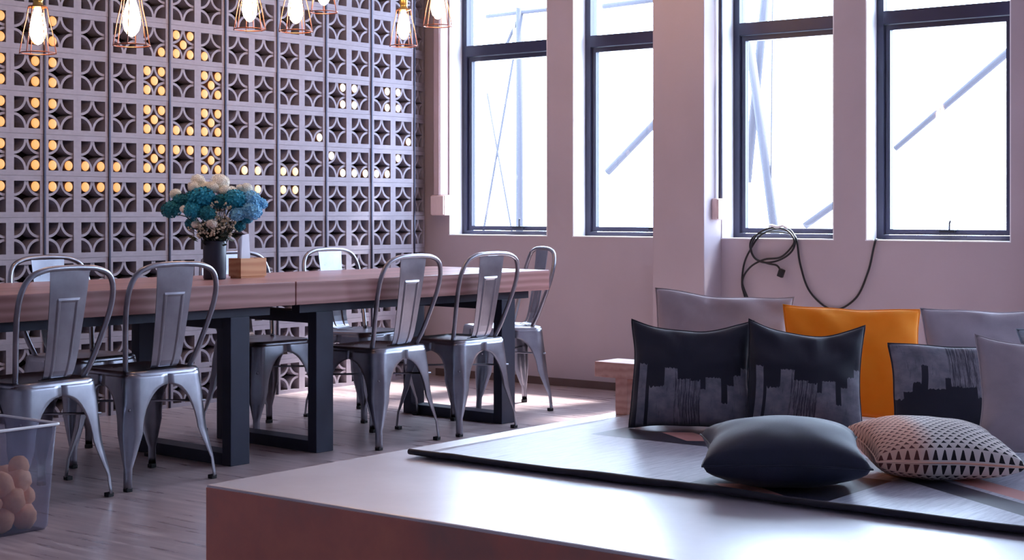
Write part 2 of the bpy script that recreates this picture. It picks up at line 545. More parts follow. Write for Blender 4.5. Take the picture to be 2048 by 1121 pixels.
def window(n, y0, y1, latch):
    w = structure(empty('window_%d' % n, (0, 0, 0)), 'navy framed window with transom, number %d from the block wall' % n)
    bm = bmesh.new()
    fw = 0.045
    x0, x1 = XF - 0.02, XF + 0.05
    box(bm, x0, x1, y1 - fw, y1, SILL, HEAD)
    box(bm, x0, x1, y0, y0 + fw, SILL, HEAD)
    box(bm, x0, x1, y0 + fw, y1 - fw, SILL, SILL + 0.03)
    box(bm, x0, x1, y0 + fw, y1 - fw, HEAD - 0.05, HEAD)
    mesh_obj('frame', bm, M['winframe'], w)
    box_obj('transom', (x0 - 0.01, x1, y0 + fw, y1 - fw, 2.03, 2.10), M['winframe'], w, bevel=0.004)
    bm = bmesh.new()
    a, b, z0, z1 = y0 + fw + 0.002, y1 - fw - 0.002, SILL + 0.032, 2.028
    s = 0.028
    xs0, xs1 = XF - 0.005, XF + 0.03
    box(bm, xs0, xs1, b - s, b, z0, z1); box(bm, xs0, xs1, a, a + s, z0, z1)
    box(bm, xs0, xs1, a + s, b - s, z0, z0 + s); box(bm, xs0, xs1, a + s, b - s, z1 - s, z1)
    mesh_obj('sash', bm, M['winframe'], w)
    box_obj('pane', (XF + 0.012, XF + 0.016, a + s, b - s, z0 + s, z1 - s), M['glass'], w)
    box_obj('pane', (XF + 0.012, XF + 0.016, y0 + fw, y1 - fw, 2.10, HEAD - 0.05), M['glass'], w)
    if latch is not None:
        yc = y0 + (y1 - y0) * latch
        bm = bmesh.new()
        box(bm, XF - 0.03, XF - 0.004, yc - 0.05, yc + 0.03, z0 + 0.012, z0 + 0.028)
        tube(bm, [(XF - 0.02, yc - 0.02, z0 + 0.02), (XF - 0.03, yc - 0.025, z0 + 0.06), (XF - 0.03, yc - 0.03, z0 + 0.075)], 0.005, 6)
        mesh_obj('latch', bm, M['hinge'], w)
    lin = M['reveal_white']  # added linings; daylight on the reveals is put into their white
    box_obj('reveal', (0.0, x0, y1 - 0.006, y1, SILL + 0.006, HEAD - 0.006), lin, w)
    box_obj('reveal', (0.0, x0, y0, y0 + 0.006, SILL + 0.006, HEAD - 0.006), lin, w)
    box_obj('sill_board', (-0.004, x0, y0, y1, SILL, SILL + 0.006), lin, w)
    box_obj('head_board', (0.0, x0, y0, y1, HEAD - 0.006, HEAD), lin, w)
    # daylight portal: only guides the sky light that comes through this opening
    ld = bpy.data.lights.new('portal', 'AREA')
    ld.shape = 'RECTANGLE'
    ld.size, ld.size_y = (HEAD - SILL), (y1 - y0)
    ld.cycles.is_portal = True
    lo = bpy.data.objects.new('window_portal', ld)
    COL.objects.link(lo)
    lo.location = (XF + 0.08, (y0 + y1) / 2, (SILL + HEAD) / 2)
    lo.rotation_euler = (0, PI / 2, 0)
for i, (y0, y1) in enumerate(WIN):
    window(i + 1, y0, y1, [0.42, 0.36, None, 0.5, 0.5, 0.5, 0.5, 0.5][i])

# conduit and sockets
tr = tag(empty('cable_trunking', (-0.04, -0.09, 1.15)), 'pinkish square cable trunking running down the corner to a socket box', 'trunking')
box_obj('trunking_body', (-0.04, 0.04, -0.027, 0.027, 0, H - 1.15), M['trunk'], tr, bevel=0.004)
box_obj('trunking_lid', (-0.046, -0.04, -0.022, 0.022, 0, H - 1.15), M['trunk'], tr, bevel=0.002)
so = tag(empty('socket_box', (-0.05, -0.105, 1.02)), 'pale pink wall socket box below the corner trunking', 'socket')
box_obj('back_box', (-0.04, 0.05, -0.056, 0.056, 0, 0.128), M['socket'], so, bevel=0.006)
box_obj('cover_plate', (-0.05, -0.04, -0.052, 0.052, 0.005, 0.123), M['socket'], so, bevel=0.003)
tag(tube_obj('conduit_pipe', [(-0.05, -2.135, 1.118), (-0.05, -2.135, 1.7), (-0.05, -2.135, H)], 0.012, M['pipe'], None, 10), 'thin navy conduit pipe running up beside the pilaster', 'conduit')
so = tag(empty('socket_box', (-0.065, -2.111, 1.0)), 'small pale socket box on the lit side of the pilaster', 'socket')
box_obj('back_box', (-0.04, 0.04, -0.035, 0, 0, 0.118), M['socket'], so, bevel=0.005)
box_obj('cover_plate', (-0.036, 0.036, -0.042, -0.035, 0.004, 0.114), M['socket'], so, bevel=0.002)

# ------------------------------------------------------------------ breeze block screen
CW, CH, X7 = 0.195, 0.205, -0.196
Z0 = -0.007
NROW, NPAN = 14, 10
OW, OH, DEP = 0.148, 0.1525, 0.09
def add_cell(bm, cx):
    """one square opening with four quarter rings, front at y=0, centred on (cx, ., CH/2)"""
    hw, hh = CW / 2, CH / 2 - 0.0006
    zc = CH / 2
    ow, oh = OW / 2, OH / 2
    box(bm, cx - hw, cx - ow, 0, DEP, zc - hh, zc + hh)
    box(bm, cx + ow, cx + hw, 0, DEP, zc - hh, zc + hh)
    box(bm, cx - ow, cx + ow, 0, DEP, zc - hh, zc - oh)
    box(bm, cx - ow, cx + ow, 0, DEP, zc + oh, zc + hh)
    r0, r1 = 0.0625, 0.0755
    for sx in (-1, 1):
        for sz in (-1, 1):
            ox, oz = cx + sx * ow, zc + sz * oh
            ring = []
            for k in range(8):
                a = (PI / 2) * k / 7
                row = []
                for r in (r0, r1):
                    px, pz = ox - sx * r * math.cos(a), oz - sz * r * math.sin(a)
                    row += [bm.verts.new((px, 0.007, pz)), bm.verts.new((px, DEP - 0.005, pz))]
                ring.append(row)
            for A, B in zip(ring, ring[1:]):
                bm.faces.new((A[0], B[0], B[2], A[2]))
                bm.faces.new((A[1], A[3], B[3], B[1]))
                bm.faces.new((A[0], A[1], B[1], B[0]))
                bm.faces.new((A[2], B[2], B[3], A[3]))
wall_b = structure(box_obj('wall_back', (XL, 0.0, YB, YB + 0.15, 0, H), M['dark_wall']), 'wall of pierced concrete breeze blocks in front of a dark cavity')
bm = bmesh.new()
add_cell(bm, -CW / 2 + 0.001); add_cell(bm, CW / 2 - 0.001)
first = mesh_obj('breeze_block', bm, M['block'], wall_b)
blk_me = first.data
bm = bmesh.new(); add_cell(bm, 0)
half = mesh_obj('half_block', bm, M['block'], wall_b)
n = 0
for p in range(NPAN):
    xc = X7 - CW - p * 2 * CW
    for r in range(NROW):
        o = first if n == 0 else link_obj('breeze_block', blk_me, wall_b)
        o.location = (xc, rnd.uniform(-0.0012, 0.0012), Z0 + r * CH)
        n += 1
ang = math.radians(20)
for r in range(NROW):
    o = half if r == 0 else link_obj('half_block', half.data, wall_b)
    o.location = (X7 + 0.004 + CW / 2 * math.cos(ang), 0.01 + CW / 2 * math.sin(ang), Z0 + r * CH)
    o.rotation_euler = (0, 0, ang)
TOPZ = Z0 + NROW * CH
for p in range(NPAN + 1):
    x = X7 - p * 2 * CW
    box_obj('joint_strip', (x - 0.005, x + 0.005, -0.007, 0.02, 0.0, TOPZ), M['strip'], wall_b)
xe = X7 - NPAN * 2 * CW
box_obj('lintel', (xe, 0, 0.0, 0.12, TOPZ, H), M['plain_wall'], wall_b)
box_obj('side_panel', (XL, xe, 0.0, 0.12, 0, H), M['plain_wall'], wall_b)

# lit discs pushed into the holes of the blocks.  column: cell counted from the third joint strip in view
HOLES = {'TL': (-1, 1), 'TR': (1, 1), 'BL': (-1, -1), 'BR': (1, -1), 'C': (0, 0)}
FIVE = 'TL TR C BL BR'
DISCS = {(-2, 9): 'TR BR', (-2, 8): 'TR BR', (-2, 7): 'TR BR', (-2, 6): 'TR BR', (-2, 5): 'TR',
         (-1, 9): 'TR BR', (-1, 8): 'TR BR', (-1, 7): 'TR BR', (-1, 6): 'TR BR', (-1, 5): 'TR',
         (0, 9): 'TL BL', (0, 8): 'TL BL', (0, 7): 'TL BL', (0, 6): 'TL BL BR', (0, 5): 'TL TR',
         (1, 6): 'BL BR', (1, 5): 'TL TR', (2, 6): 'BL', (2, 5): 'TL',
         (3, 9): 'BR', (3, 8): FIVE, (3, 7): FIVE, (3, 6): FIVE, (3, 5): 'TL TR',
         (4, 9): FIVE, (4, 7): 'BL BR', (4, 6): 'TL TR',
         (5, 9): 'BL', (5, 8): FIVE, (5, 7): FIVE, (5, 6): FIVE,
         (6, 6): 'BR', (6, 5): 'TR', (7, 6): 'BL', (7, 5): 'TL', (8, 6): 'BL BR', (8, 5): 'TL TR',
         (9, 7): 'BR', (10, 8): 'TR BR', (10, 6): 'TL BR', (11, 8): 'TL BL', (11, 6): 'BL BR',
         (12, 8): 'TR BR', (12, 6): 'BL BR', (13, 8): 'TL BL', (13, 7): 'BR', (13, 6): 'TL'}
bm = bmesh.new()
lathe(bm, [(0.0245, 0.0), (0.0258, 0.002), (0.0258, 0.06)], 20, False, False)
tube_me = mesh_obj('disc_tube', bm, M['disc_tube'], None, True)
bm = bmesh.new()
lathe(bm, [(0.0247, 0.003), (0.0235, 0.0), (0.014, -0.002)], 20, False, False)
bmesh.ops.contextual_create(bm, geom=[e for e in bm.edges if e.is_boundary and all(abs(v_.co.z + 0.002) < 1e-5 for v_ in e.verts)])
lens_proto = mesh_obj('lens', bm, None, None, True)
lens_mesh = {}
for key in ('disc_amber', 'disc_pale', 'disc_cream', 'disc_white'):
    me = lens_proto.data.copy()
    me.materials.clear()
    me.materials.append(M[key])
    lens_mesh[key] = me
tm = tube_me.data
bpy.data.objects.remove(lens_proto)
bpy.data.objects.remove(tube_me)
ORD = ['first', 'second', 'third', 'fourth', 'fifth', 'sixth', 'seventh', 'eighth', 'ninth', 'tenth', 'eleventh', 'twelfth', 'thirteenth', 'fourteenth', 'fifteenth', 'sixteenth']
HN = {'TL': 'upper left', 'TR': 'upper right', 'BL': 'lower left', 'BR': 'lower right', 'C': 'centre'}
RI = 0.0265
for (c, r), holes in DISCS.items():
    cx = X7 - 7 * 2 * CW + (c + 0.5) * CW
    zc = Z0 + (r + 0.5) * CH
    for hname in holes.split():
        sx, sz = HOLES[hname]
        x = cx + sx * (OW / 2 - RI)
        z = zc + sz * (OH / 2 - RI)
        key, word = ('disc_amber', 'amber') if c <= 2 else ('disc_pale', 'pale amber') if c <= 5 else ('disc_cream', 'cream') if c <= 8 else ('disc_white', 'white')
        e = empty('round_light', (x, 0.003, z), (-PI / 2, 0, 0))
        tag(e, 'glowing %s disc, %s hole, block opening %s from left, %s row above floor' % (word, HN[hname], ORD[c + 2], ORD[r]), 'light', 'glowing discs in the breeze blocks')
        link_obj('disc_tube', tm, e)
        link_obj('lens', lens_mesh[key], e)

# ------------------------------------------------------------------ outdoors: pale scaffold poles and wires beyond the glass
structure(box_obj('ground', (0.2, 9.0, -9.0, 7.0, -0.12, 0.0), mat_plain('pale_paving', srgb(180, 180, 186), 0.8)), 'pale paving outside the windows')
up = tag(empty('utility_pole', (3.0, 1.65, 0)), 'pale pole with a cross arm seen through the window nearest the block wall', 'pole')
tube_obj('post', [(0, 0, 0), (0, 0, 1.4), (0, -0.003, 2.78)], 0.032, M['outside'], up, 10)
tube_obj('cross_arm', [(0, 0.36, 2.733), (0, 0, 2.74), (0, -0.5, 2.742)], 0.018, M['outside'], up, 8)
tube_obj('brace', [(0, 0, 2.70), (0, 0.08, 2.58), (0, 0.16, 2.44)], 0.014, M['outside'], up, 8)
tube_obj('stay_wire', [(-0.1, -0.02, 2.70), (-0.4, -0.25, 2.31), (-0.4, 0.03, 1.055), (-0.4, 0.10, 0.75)], 0.010, M['outside'], up, 6)
tube_obj('stay_wire', [(-0.4, 0.03, 2.03), (-0.4, -0.21, 0.973), (-0.4, -0.3, 0.55)], 0.008, M['outside'], up, 6)
sc_ = tag(empty('scaffold', (2.6, -0.2, 0)), 'pale scaffold tubes crossing behind the three windows nearest the cushions', 'scaffold')
tube_obj('post', [(0, 0, 0), (0, 0, 3.2)], 0.024, M['outside'], sc_)
tube_obj('post', [(0, -1.4, 0), (0, -1.4, 3.2)], 0.024, M['outside'], sc_)
tube_obj('post', [(0, -2.9, 0), (0, -2.9, 3.2)], 0.024, M['outside'], sc_)
tube_obj('brace', [(0, 0.661, 1.35), (0, 0, 1.908)], 0.030, M['outside'], sc_)
tube_obj('ledger', [(0, 0.7, 2.66), (0, 0, 2.68)], 0.022, M['outside'], sc_)
tube_obj('brace', [(0, -0.601, 2.345), (0, -0.813, 0.927), (0, -0.86, 0.6)], 0.034, M['outside'], sc_)
tube_obj('brace', [(0.2, -0.66, 2.9), (0.2, -0.475, 1.262)], 0.034, M['outside'], sc_)
tube_obj('wire', [(0.0, -0.806, 3.0), (0.0, -0.788, 1.3), (0, -0.80, 0.6)], 0.006, M['outside'], sc_, 6)
tube_obj('brace', [(0, -1.064, 0.94), (0, -1.4, 1.162)], 0.026, M['outside'], sc_)
tube_obj('brace', [(0, -1.755, 1.477), (0, -2.9, 2.37)], [0.020, 0.032], M['outside'], sc_)
tube_obj('ledger', [(0, 0, 3.0), (0, -2.9, 3.0)], 0.024, M['outside'], sc_)

# ------------------------------------------------------------------ long dining table in two halves
def table(name, x0, x1, legs, label):
    tb = tag(empty(name, (-2.92, -1.38, 0), (0, 0, math.radians(-2.6))), label, 'table', 'halves of the long dining table')
    box_obj('tabletop', (x0, x1, -0.40, 0.41, 0.652, 0.752), M['table'], tb, bevel=0.004)
    box_obj('rail', (x0 + 0.08, x1 - 0.08, -0.33, -0.28, 0.612, 0.652), M['steel'], tb)
    box_obj('rail', (x0 + 0.08, x1 - 0.08, 0.28, 0.33, 0.612, 0.652), M['steel'], tb)
    for lx in legs:
        box_obj('leg', (lx - 0.05, lx + 0.05, -0.34, -0.285, 0, 0.612), M['steel'], tb, bevel=0.003)
        box_obj('leg', (lx - 0.05, lx + 0.05, 0.285, 0.34, 0, 0.612), M['steel'], tb, bevel=0.003)
        box_obj('foot_bar', (lx - 0.05, lx + 0.05, -0.285, 0.285, 0, 0.05), M['steel'], tb, bevel=0.003)
        box_obj('top_bar', (lx - 0.05, lx + 0.05, -0.285, 0.285, 0.562, 0.612), M['steel'], tb, bevel=0.003)
    return tb
table('dining_table', -1.72, -0.002, (-1.46, -0.25), 'left half of the long thick wooden table, carrying the vase of flowers')
table('dining_table', 0.003, 1.685, (0.22, 1.44), 'right half of the long thick wooden table, nearer the windows')

# ------------------------------------------------------------------ pressed steel cafe chair (faces local +y)
SH, ZS = 0.172, 0.435
def seat_mesh():
    bm = bmesh.new()
    def ring(h, rc, z):
        out = []
        for q in range(4):
            a0 = q * PI / 2
            cx, cy = [(1, 1), (-1, 1), (-1, -1), (1, -1)][q]
            for k in range(7):
                a = a0 + (PI / 2) * k / 6
                out.append(bm.verts.new((cx * (h - rc) + rc * math.cos(a), cy * (h - rc) + rc * math.sin(a), z)))
        return out
    R = [ring(SH + 0.002, 0.055, ZS - 0.03), ring(SH + 0.003, 0.055, ZS - 0.004), ring(SH - 0.003, 0.053, ZS + 0.006), ring(SH - 0.016, 0.05, ZS + 0.008),
         ring(SH - 0.026, 0.045, ZS + 0.002), ring(SH - 0.07, 0.04, ZS - 0.003), ring(0.04, 0.02, ZS - 0.007)]
    for A, B in zip(R, R[1:]):
        m = len(A)
        for k in range(m):
            bm.faces.new((A[k], A[(k + 1) % m], B[(k + 1) % m], B[k]))
    bm.faces.new(R[-1])
    return bm
def leg_mesh(sx, sy):
    bm = bmesh.new()
    zs = [0.432, 0.415, 0.40, 0.388, 0.384, 0.378, 0.368, 0.352, 0.33, 0.30, 0.27, 0.24, 0.21, 0.17, 0.13, 0.10, 0.085, 0.07, 0.04, 0.012]
    rows = []
    for z in zs:
        s = (ZS - z) / ZS
        c = SH + (0.212 - SH) * (s ** 0.9) + (0.0 if z > 0.085 else 0.0)
        if z >= 0.386:
            w = c
        elif z > 0.21:
            q = (z - 0.21) / 0.176
            w = c - (c - 0.066) * math.sqrt(max(0, 1 - q ** 2.2))
        else:
            w = 0.021 + (0.066 - 0.021) * max(0, (z - 0.085) / 0.125) ** 0.95
        rc = min(0.05, w * 0.8)
        pts = []
        for k in range(4):
            u = k / 4
            pts.append((c - w + (w - rc) * u, c))
        for k in range(9):
            a = PI / 2 * (1 - k / 8)
            g = 0.0
            if 0.09 < z < 0.31 and 2 < k < 6:
                g = 0.006 * min(1, (0.32 - z) / 0.05)
            pts.append((c - rc + (rc - g) * math.cos(a), c - rc + (rc - g) * math.sin(a)))
        for k in range(1, 5):
            u = k / 4
            pts.append((c, c - rc - (w - rc) * u))
        rows.append([bm.verts.new((sx * x_, sy * y_, z)) for x_, y_ in pts])
    for A, B in zip(rows, rows[1:]):
        for k in range(len(A) - 1):
            bm.faces.new((A[k], A[k + 1], B[k + 1], B[k]))
    return bm
def splat_mesh():
    bm = bmesh.new()
    us = [-1, -0.8, -0.64, -0.56, -0.48, -0.40, -0.2, 0, 0.2, 0.40, 0.48, 0.56, 0.64, 0.8, 1]
    ss = [0, 0.03, 0.06, 0.09, 0.12, 0.16, 0.19, 0.205, 0.22, 0.25, 0.33, 0.41, 0.5, 0.58, 0.66, 0.74, 0.77, 0.785, 0.80, 0.83, 0.9, 1.0]
    nu = len(us) - 1
    path = catmull([(0, -0.118, 0.442), (0, -0.150, 0.452), (0, -0.172, 0.50), (0, -0.196, 0.62), (0, -0.216, 0.74), (0, -0.228, 0.838)], 40)
    rows = []
    m = len(path) - 1
    for sv in ss:
        p = path[round(sv * m)]
        hw = 0.056 + 0.030 * sv
        row = []
        for u in us:
            au = abs(u)
            side_ = 0.47 < au < 0.57 and 0.195 < sv < 0.795
            ends_ = (0.195 < sv < 0.215 or 0.775 < sv < 0.795) and au < 0.57
            d = 0.0045 if side_ or ends_ else 0.0
            row.append(bm.verts.new((u * hw, p.y - d - 0.002 * (1 - u * u), p.z)))
        rows.append(row)
    for A, B in zip(rows, rows[1:]):
        for k in range(nu):
            bm.faces.new((A[k], A[k + 1], B[k + 1], B[k]))
    return bm
def make_chair():
    c = empty('metal_chair')
    mesh_obj('seat', seat_mesh(), M['chair'], c, True)
    for sx in (-1, 1):
        for sy in (-1, 1):
            lg = mesh_obj('leg', leg_mesh(sx, sy), M['chair'], c, True)
            md = lg.modifiers.new('thickness', 'SOLIDIFY'); md.thickness = 0.003; md.offset = 0
            bm = bmesh.new()
            cc = 0.197
            box(bm, sx * cc - 0.013, sx * cc + 0.013, sy * cc - 0.013, sy * cc + 0.013, 0, 0.016, 0.003)
            mesh_obj('rubber_foot', bm, M['rubber'], lg)
    half = [(0.148, -0.112, 0.437), (0.166, -0.138, 0.50), (0.188, -0.170, 0.60), (0.203, -0.197, 0.69), (0.200, -0.216, 0.765), (0.172, -0.228, 0.818), (0.115, -0.234, 0.842), (0.05, -0.236, 0.848)]
    pts = half + [(0, -0.236, 0.849)] + [(-a, b, z) for a, b, z in half[::-1]]
    tube_obj('back_hoop', catmull(pts, 5), 0.0105, M['chair'], c, 10)
    sp_ = mesh_obj('splat', splat_mesh(), M['chair'], c, False)
    md = sp_.modifiers.new('thickness', 'SOLIDIFY'); md.thickness = 0.003
    bm = bmesh.new()
    tube(bm, [(-0.178, -0.178, 0.30), (0.178, 0.178, 0.30)], 0.005, 6)
    tube(bm, [(-0.178, 0.178, 0.308), (0.178, -0.178, 0.308)], 0.005, 6)
    mesh_obj('cross_brace', bm, M['chair'], c, True)
    return c
CH_G = 'pressed steel chairs around the long table'
chairs = [((-4.17, -1.675), 2, 'galvanised metal chair on the near side, leftmost, beside the clear tub'),
          ((-3.655, -1.655), -3, 'galvanised metal chair on the near side, second from left, left of the vase'),
          ((-2.345, -1.685), 1, 'galvanised metal chair on the near side, just right of the table joint'),
          ((-1.80, -1.705), -2, 'galvanised metal chair on the near side, farthest right by the platform'),
          ((-3.47, -1.03), 182, 'galvanised metal chair on the far side, leftmost, against the block wall'),
          ((-2.43, -1.03), 176, 'galvanised metal chair on the far side, mostly hidden behind vase and box'),
          ((-1.74, -1.02), 181, 'galvanised metal chair on the far side, its back above the bare tabletop'),
          ((-1.05, -1.39), 58, 'galvanised metal chair turned at the window end of the table')]
proto = make_chair()
for i, ((x, y), deg, lab) in enumerate(chairs):
    c = proto if i == 0 else copy_tree(proto)
    c.location = (x, y, 0)
    c.rotation_euler = (0, 0, math.radians(deg))
    tag(c, lab, 'chair', CH_G)

# ------------------------------------------------------------------ pendant lamps
def make_pendant():
    p = empty('pendant_lamp')
    h, rb, rt = 0.19, 0.070, 0.038
    bm = bmesh.new()
    ringp = lambda r, z: [(r * math.cos(2 * PI * k / 24), r * math.sin(2 * PI * k / 24), z) for k in range(24)]
    tube(bm, ringp(rb, 0.0), 0.0028, 6, True)
    tube(bm, ringp(rt, h), 0.0026, 6, True)
    for k in range(6):
        a = 2 * PI * (k + 0.3) / 6
        prof = [(rb + 0.004, -0.004), (rb - 0.002, 0.03), (rb - 0.012, 0.09), (rt + 0.006, 0.15), (rt, h)]
        tube(bm, catmull([(r * math.cos(a), r * math.sin(a), z) for r, z in prof], 4), 0.0022, 5)
    mesh_obj('cage', bm, M['wire'], p, True)
    bm = bmesh.new()
    lathe(bm, [(0.002, 0.034), (0.013, 0.039), (0.027, 0.058), (0.034, 0.086), (0.033, 0.112), (0.026, 0.145), (0.017, 0.172), (0.015, 0.185)], 18, True, True)
    mesh_obj('bulb', bm, M['bulb'], p, True)
    bm = bmesh.new()
    lathe(bm, [(0.013, 0.18), (0.036, 0.188), (0.038, 0.194), (0.021, 0.198), (0.021, 0.204), (0.019, 0.206), (0.019, 0.214), (0.021, 0.216), (0.021, 0.262), (0.017, 0.272), (0.006, 0.285)], 20, True, True)
    mesh_obj('socket', bm, M['brass'], p, True)
    return p
pend = [((-3.70, -1.05, 1.703), 'lit caged pendant lamp, leftmost, in front of amber discs'),
        ((-3.717, -1.68, 1.692), 'largest lit caged pendant lamp, second from the left'),
        ((-2.752, -1.29, 1.869), 'lit caged pendant lamp, left one of the middle pair'),
        ((-2.765, -1.60, 1.837), 'lit caged pendant lamp, right one of the middle pair'),
        ((-1.903, -0.91, 2.060), 'caged pendant lamp hanging highest, only its cage bottom in view'),
        ((-1.432, -1.03, 1.919), 'lit caged pendant lamp with brass socket before the dark end panel'),
        ((-1.621, -1.43, 1.978), 'lit caged pendant lamp nearest the windows'),
        ((-0.80, -2.02, 2.30), 'added caged pendant lamp, out of view, warming the pilaster between the windows')]  # extra lamp above the view, put in to tint the pilaster warm
pp = make_pendant()
for i, (loc, lab) in enumerate(pend):
    p = pp if i == 0 else copy_tree(pp)
    p.location = loc
    p.rotation_euler = (0, 0, i * 0.37)
    tag(p, lab, 'lamp', 'caged pendant lamps over the table')
    tube_obj('cord', [(0, 0, 0.283), (0, 0, H - loc[2] - 0.02)], 0.0035, M['cord'], p, 6)
    bm = bmesh.new()
    lathe(bm, [(0.045, 0), (0.045, 0.012), (0.02, 0.02)], 20, True, True)
    o = mesh_obj('ceiling_rose', bm, M['cord'], p, True)
    o.location = (0, 0, H - loc[2] - 0.02)

# ------------------------------------------------------------------ on the table
TZ = 0.752
vz = tag(empty('vase', (-3.01, -1.35, TZ)), 'dark navy cylindrical vase holding teal and cream flowers', 'vase')
bm = bmesh.new()
lathe(bm, [(0.046, 0), (0.0495, 0.006), (0.050, 0.165), (0.047, 0.17), (0.045, 0.165), (0.044, 0.02)], 32, True, True)
mesh_obj('vase_body', bm, M['vase'], vz, True)
RV, FV = Vector((0.6184, -0.7859, 0)), Vector((0.7859, 0.6184, 0))

def floret_ball(r, n, pet, seed, squash=0.8):
    rr = random.Random(seed)
    bm = bmesh.new()
    bmesh.ops.create_icosphere(bm, subdivisions=2, radius=r * 0.86)
    for v_ in bm.verts:
        v_.co *= 1 + 0.12 * noise.noise(v_.co * 60 + Vector((seed, 0, 0)))
    for i in range(n):
        z = 1 - 2 * (i + 0.5) / n
        a = i * 2.39996 + rr.uniform(-0.2, 0.2)
        q = math.sqrt(1 - z * z)
        nrm = Vector((q * math.cos(a), q * math.sin(a), z))
        c = nrm * r * rr.uniform(0.9, 1.06)
        t1 = nrm.orthogonal().normalized()
        t2 = nrm.cross(t1)
        a0 = rr.uniform(0, PI)
        for k in range(4):
            b = a0 + k * PI / 2
            d = t1 * math.cos(b) + t2 * math.sin(b)
            e = nrm.cross(d)
            bm.faces.new([bm.verts.new(c), bm.verts.new(c + (d * 0.55 - e * 0.42) * pet + nrm * 0.1 * pet), bm.verts.new(c + d * pet + nrm * pet * 0.35), bm.verts.new(c + (d * 0.55 + e * 0.42) * pet + nrm * 0.1 * pet)])
    for v_ in bm.verts:
        v_.co.z *= squash
    return bm
def bloom_proto(mat, seed, n=70, r=1.0, pet=0.36):
    o = mesh_obj('bloom', floret_ball(r, n, pet, seed), mat)
    me = o.data
    bpy.data.objects.remove(o)
    return me
B_teal, B_lit, B_deep = bloom_proto(M['teal'], 3), bloom_proto(M['lit_petal'], 5), bloom_proto(M['deep_teal'], 8)
B_cream = bloom_proto(M['cream'], 11, 110, 1.0, 0.24)
ZP = 0.000505
def place_flower(name, me, zx, zy, zr, depth, label, cat, group):
    off = (zx - 552) * ZP
    z = 1.055 - ((zy / 4.3125 + 340) - 420) * 6.86 / 3150
    pos = Vector((-3.01, -1.35, 0)) + RV * off + FV * depth
    e = empty(name, (-3.01 + off * 0.08, -1.35 - off * 0.08, TZ + 0.15))
    tag(e, label, cat, group)
    tip = Vector((pos.x, pos.y, z)) - e.location
    b = link_obj('bloom', me, e, tip, (rnd.uniform(-.4, .4), rnd.uniform(-.4, .4), rnd.uniform(0, 6)))
    s = zr * ZP * 1.22
    b.scale = (s, s, s)
    mid = tip * 0.5 + Vector((0, 0, 0.03))
    tube_obj('stem', catmull([(0, 0, -0.05), mid, tip - Vector((0, 0, s * 0.5))], 4), 0.0022, M['stem'], e, 5)
teal_spots = [(180, 340, 68, B_deep, 0.0), (250, 275, 62, B_deep, 0.03), (335, 235, 50, B_deep, 0.06), (450, 250, 92, B_teal, -0.02), (390, 350, 62, B_teal, -0.06), (610, 270, 60, B_deep, 0.0), (745, 255, 76, B_teal, -0.02),
              (510, 375, 60, B_deep, -0.06), (865, 255, 66, B_lit, 0.0), (935, 290, 48, B_lit, 0.03), (880, 355, 68, B_lit, -0.03), (765, 385, 52, B_lit, -0.05), (835, 420, 40, B_teal, -0.01), (765, 485, 42, B_deep, 0.0), (345, 465, 44, B_deep, 0.02)]
WHERE = ['far left edge of the bunch', 'left part of the bunch, second from the edge', 'upper left of the bunch below white sprig', 'big one at the centre front below cream heads', 'lower left centre front of the bunch', 'middle top between the two big heads', 'right of centre, big, below cream buds',
         'low centre beside the dark greenery', 'upper right shoulder of the bunch', 'far right edge of the bunch', 'right side, lower big head', 'right of centre above the dried sprigs', 'small, under the right heads', 'lowest on the right near the vase', 'lowest on the left, in shade']
for (zx, zy, zr, me, dp), wh in zip(teal_spots, WHERE):
    word = 'window-lit teal' if me is B_lit else 'teal' if me is B_teal else 'deep teal'
    place_flower('hydrangea', me, zx, zy, zr, dp, '%s hydrangea head, %s' % (word, wh), 'flower', 'blue and teal hydrangeas in the vase')
cream_spots = [(390, 90, 50, 0.05), (375, 148, 45, 0.0), (470, 150, 46, 0.03), (585, 100, 64, 0.04), (535, 150, 46, 0.0), (812, 160, 44, 0.05), (755, 150, 24, 0.03), (640, 175, 40, 0.0), (195, 205, 40, 0.04), (318, 340, 32, -0.06), (408, 470, 30, -0.05), (555, 465, 40, -0.07), (680, 175, 34, 0.04)]
CWH = ['topmost on the left', 'left, just under the topmost head', 'between the two tallest heads', 'largest and topmost at the centre', 'centre, above the big teal head', 'on the right shoulder', 'tiny, left of the right shoulder head', 'right of the topmost centre head', 'at the far left edge', 'low left among teal heads', 'lowest, hanging on the left', 'greyish, low in the centre greenery', 'small, right of centre']
for (zx, zy, zr, dp), wh in zip(cream_spots, CWH):
    place_flower('cream_flower', B_cream, zx, zy, zr, dp, 'cream flower head, %s of the bouquet' % wh, 'flower', 'cream flowers in the vase')
